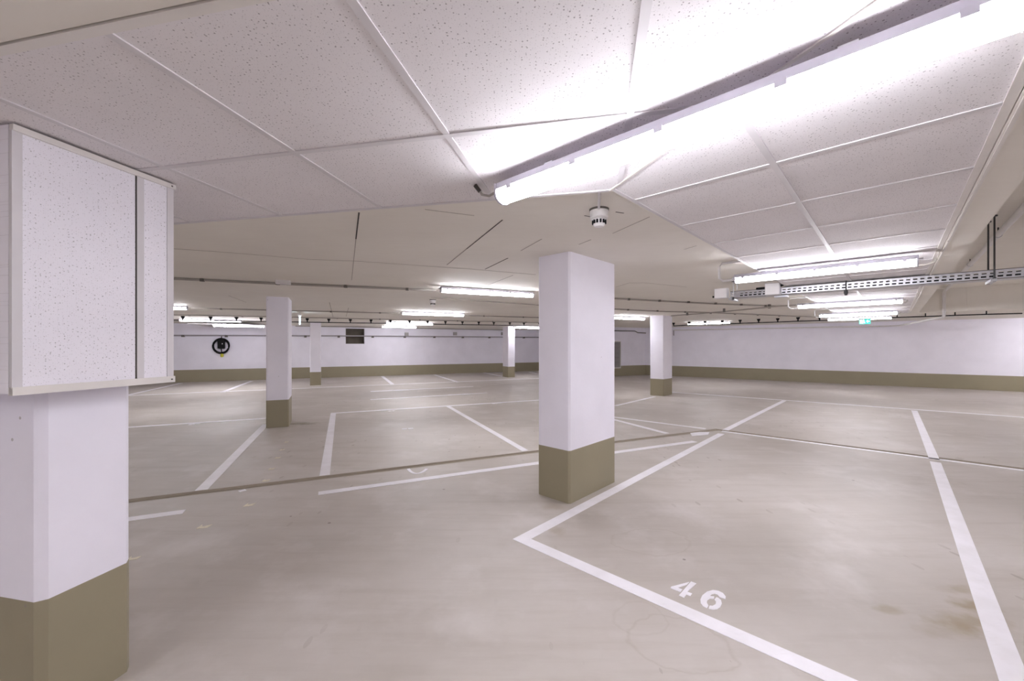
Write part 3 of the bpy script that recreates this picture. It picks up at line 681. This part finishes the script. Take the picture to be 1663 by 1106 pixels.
# ---- white drain pipe
zp = 2.70
pA, pB = at(1640, 380, zp), at(1533, 474, zp); aP, cP = pB.dot(A), pB.dot(C)
wallp = lambda u: KC + (RE - KC).normalized() * ((lambda k: ((KC.x - k * KC.y) / (k * (RE - KC).normalized().y - (RE - KC).normalized().x)))((u - CX) / F))
wdir = (RE - KC).normalized(); wn_in = Vector((wdir.y, -wdir.x)); wn_in = wn_in if wn_in.y < 0 else -wn_in
pw = [wallp(u) + wn_in * .09 for u in (1400, 1095)]
pth = [v3(ac(0.8, cP), zp), v3(ac(aP - .12, cP), zp), v3(ac(aP - .04, cP), zp - .03), v3(ac(aP, cP), zp - .12), v3(ac(aP, cP), 2.24), v3(ac(aP + .03, cP), 2.17), v3(ac(aP + .14, cP), 2.14)]
wq = ac(A.dot(pth[-1].xy) + 0, cP)
tgt = wallp(1455) + wn_in * .09
pth += [v3(ac(aP + .14, cP).lerp(tgt, .93), 2.20), v3(tgt - wdir * .25, 2.215), v3(pw[0], 2.22), v3(pw[1], 2.24)]
o = MB().tube(pth, .028, 12).build('drain_pipe', 'pipe', None, True); tag(o, 'white drain pipe under the raised ceiling dropping past the beam', 'pipe')
for i, a_ in enumerate((2.4, 4.6, 6.8, 9.0, 11.2)):
    q = ac(a_, cP); MB().tube([v3(q, zp + .03), v3(q, HIGH)], .006).build('pipe_hanger', 'rod', o); MB().tube([v3(ac(a_ - .012, cP), zp), v3(ac(a_ + .012, cP), zp)], .033, 12).build('pipe_clamp', 'galv', o)
for q in (v3(ac(aP, cP), 2.26), v3(ac(aP, cP), zp - .14)): MB().tube([q, q + Vector((0, 0, .06))], .034, 12).build('pipe_socket', 'pipe', o, True)
MB().tube([v3(pw[1], 2.24), v3(pw[1], 1.98)], .026).build('pipe_stub', 'gpipe', o)

# ---- exit signs
def box_sign(p, d, w, h, z, label):
    r = empty('exit_sign', v3(p, z + h / 2), label, 'exit sign'); n = Vector((d.y, -d.x)); n = n if n.y < 0 else -n
    MB().rect(p - d * w / 2, p + d * w / 2, .05, z - h / 2, z + h / 2).build('sign_housing', 'plastic', r)
    for s in (1, -1):
        f = n * s
        def face(x0, x1, z0, z1, mat, e): MB().rect(p + d * (x0 * w) + f * (.026 + e), p + d * (x1 * w) + f * (.026 + e), .002, z + z0 * h, z + z1 * h).build('sign_face' if mat == 'green' else 'sign_symbol', mat, r)
        face(-.48, .48, -.46, .46, 'green', 0)
        # running figure and doorway on the left, arrow on the right
        face(-.42, -.22, -.34, .36, 'signwhite', .002); face(-.16, -.05, .18, .36, 'signwhite', .002); face(-.18, -.02, -.12, .14, 'signwhite', .002); face(-.20, -.12, -.36, -.12, 'signwhite', .002); face(-.05, .03, -.32, -.10, 'signwhite', .002)
        face(.14, .42, -.06, .08, 'signwhite', .002)
        for k in range(4): face(.14 + .03 * k, .17 + .03 * k, -.06 - .07 * k, .08 + .07 * k, 'signwhite', .002)
    MB().tube([v3(p, z + h / 2), v3(p, SLAB)], .008).build('sign_stem', 'box', r)
    return r
ps = at(1404.5, 522, 2.20); box_sign(ps, C, .26, .17, 2.20, 'green and white lit exit sign in front of the bright wall')
# edge-on lit sign near the slim column
p2 = at(487, 520, 2.17); los = Vector(p2).normalized()
r = empty('exit_sign', v3(p2, 2.29), 'thin lit sign hung edge-on near the slim column by the wall opening', 'exit sign')
MB().rect(p2 - los * .16, p2 + los * .16, .03, 2.06, 2.28).build('sign_plate', 'signblue', r); MB().rect(p2 - los * .17, p2 + los * .17, .07, 2.28, 2.33).build('sign_housing', 'plastic', r); MB().tube([v3(p2, 2.33), v3(p2, SLAB)], .01).build('sign_stem', 'box', r)

# ================================================================== WALL FITTINGS
inw = -nL                                              # into the room from the back wall
# grey pipe along the wall
gp = [v3(lw(x) + inw * .06, z) for x, z in ((-17.9, 1.90), (-13.8, 1.90), (-8.2, 1.95), (2.2, 1.98))]
o = MB().tube(gp, .032, 10).build('wall_pipe', 'gpipe', None, True); tag(o, 'grey pipe running along the long back wall above the charger', 'pipe')
for u in (298, 368, 496, 550, 605, 657, 705, 751, 794, 850):
    q = on_lw(u); z = 1.90 + (q.x + 13.8) / 16 * .08
    MB().rect(q - LW * .05, q + LW * .05, .11, z - .06, z + .02, 1).build('pipe_bracket', 'clip', o)
def wallbox(u, z, w, h, t, name, mat, label, cat, group=None):
    q = on_lw(u); o = empty(name, v3(q, z), label, cat, group)
    MB().rect(q - LW * w / 2, q + LW * w / 2, t, z - h / 2, z + h / 2, 1).build('case', mat, o)
    MB().rect(q - LW * w * .4 + inw * t, q + LW * w * .4 + inw * t, .008, z - h * .4, z + h * .4, 1).build('cover', mat, o)
    return o
wallbox(660, 2.07, .18, .16, .10, 'wall_vent', 'louvre', 'small grey wall box above the pipe, next to the opening', 'wall box', 'grey boxes above the wall pipe')
wallbox(738.5, 2.12, .19, .17, .10, 'wall_vent', 'louvre', 'small grey wall box above the pipe, midway between opening and slim column', 'wall box', 'grey boxes above the wall pipe')
wallbox(816, 2.16, .19, .17, .10, 'wall_vent', 'louvre', 'small grey wall box above the pipe, half behind the far slim column', 'wall box', 'grey boxes above the wall pipe')
for u, z, w, lab in ((280, 1.60, .42, 'white cover plate beside the perforated boxing'), (384, 1.60, .36, 'white cover plate right beside the wall charger'), (577.5, 1.36, .32, 'white cover plate under the square wall opening'), (742, 1.58, .30, 'white cover plate below the middle wall box')):
    wallbox(u, z, w, w * .72, .012, 'cover_plate', 'white', lab, 'cover plate', 'cover plates on the long wall')
# cable duct through the opening
hm = (h0 + h1) / 2
o = line_thing('opening_pipe', [v3(h0 + nL * .1 - LW * .0, 1.955), v3(h1 + nL * .1, 1.955)], .03, 'galv', 'bright metal pipe crossing the square wall opening', 'pipe')
# EV charger with coiled cable
q = on_lw(360); ch = empty('wall_charger', v3(q, 1.25), 'black wall charger with coiled cable and yellow plug', 'wall charger')
zc0 = 1.47
MB().prism([q - LW * .13 + inw * .02, q + LW * .13 + inw * .02, q + LW * .12 + inw * .17, q - LW * .12 + inw * .17], zc0 - .10, zc0 + .30).build('charger_case', 'black', ch)
MB().rect(q - LW * .09 + inw * .17, q + LW * .09 + inw * .17, .01, zc0 + .0, zc0 + .26, 1).build('charger_front', 'black', ch)
MB().rect(q + LW * .04 + inw * .18, q + LW * .06 + inw * .18, .006, zc0 + .08, zc0 + .12, 1).build('status_light', 'plastic', ch)
MB().rect(q - LW * .1, q + LW * .1, .02, zc0 - .12, zc0 + .28, 1).build('back_plate', 'clip', ch)
for i, (rr, dz) in enumerate(((.27, .0), (.285, .01), (.255, -.015), (.275, -.05), (.29, -.02))):
    cc = v3(q + inw * (.06 + .024 * i), zc0 + .02 + dz)
    MB().tube([cc + v3(LW * (rr * math.cos(t)), 0) + Vector((0, 0, rr * 1.05 * math.sin(t))) for t in [2 * math.pi * k / 36 for k in range(36)]], .018, 8, True).build('coiled_cable', 'black', ch, True)
MB().tube([v3(q + inw * .03, zc0 + .28), v3(q + inw * .03, 1.90)], .015).build('feed_cable', 'black', ch)
MB().tube([v3(q + inw * .1, zc0 - .1), v3(q + inw * .12 + LW * .02, zc0 - .24), v3(q + inw * .12 + LW * .02, zc0 - .34)], .018).build('plug_lead', 'black', ch, True)
MB().lathe([(.035, -.16), (.06, -.12), (.05, -.02), (.03, 0)], v3(q + inw * .12 + LW * .03, zc0 - .30), 14).build('plug', 'yellow', ch, True)
# louvred grille on the short wall
nk_in = Vector((LW.y, -LW.x)); g1 = NK + LW * ((NK.x - (1006.5 - CX) / F * NK.y) / ((1006.5 - CX) / F * LW.y - LW.x)); g0 = g1 - LW * .55
gr = empty('vent_grille', v3((g0 + g1) / 2, .42), 'tall grey louvred vent grille on the short far wall', 'vent grille')
z0, z1 = .43, 1.67
for p, q_, a_, b_ in ((g0, g1, z0 - .05, z0), (g0, g1, z1, z1 + .03), (g0 - LW * .03, g0, z0 - .05, z1 + .03), (g1, g1 + LW * .03, z0 - .05, z1 + .03)): MB().rect(p, q_, .05, a_, b_, 1).build('grille_frame', 'trim', gr)
MB().rect(g0, g1, .01, z0, z1, 1).build('grille_back', 'clip', gr)
for k in range(18):
    z = z0 + (k + .5) * (z1 - z0) / 18
    vs = [v3(g0 + nk_in * .012, z + .03), v3(g1 + nk_in * .012, z + .03), v3(g1 + nk_in * .045, z - .018), v3(g0 + nk_in * .045, z - .018)]
    MB().add(vs + [x + Vector((0, 0, -.006)) for x in vs], [(0, 1, 2, 3), (7, 6, 5, 4), (0, 4, 5, 1), (1, 5, 6, 2), (2, 6, 7, 3), (3, 7, 4, 0)]).build('slat', 'louvre', gr)
# fine dark cable along the nook head
nb = [v3(NK + LW * .05 + nk_in * .05, 2.22), v3(NK + LW * 1.0 + nk_in * .05, 2.21), v3(NK + LW * 1.9 + nk_in * .05, 2.22), v3(NK + LW * 2.1 + nk_in * .05, 2.14), v3(KC - LW * .02 + nk_in * .05, 2.13)]
line_thing('wall_cable', nb, .022, 'clip', 'dark cable along the head of the short wall with the grille', 'cable')
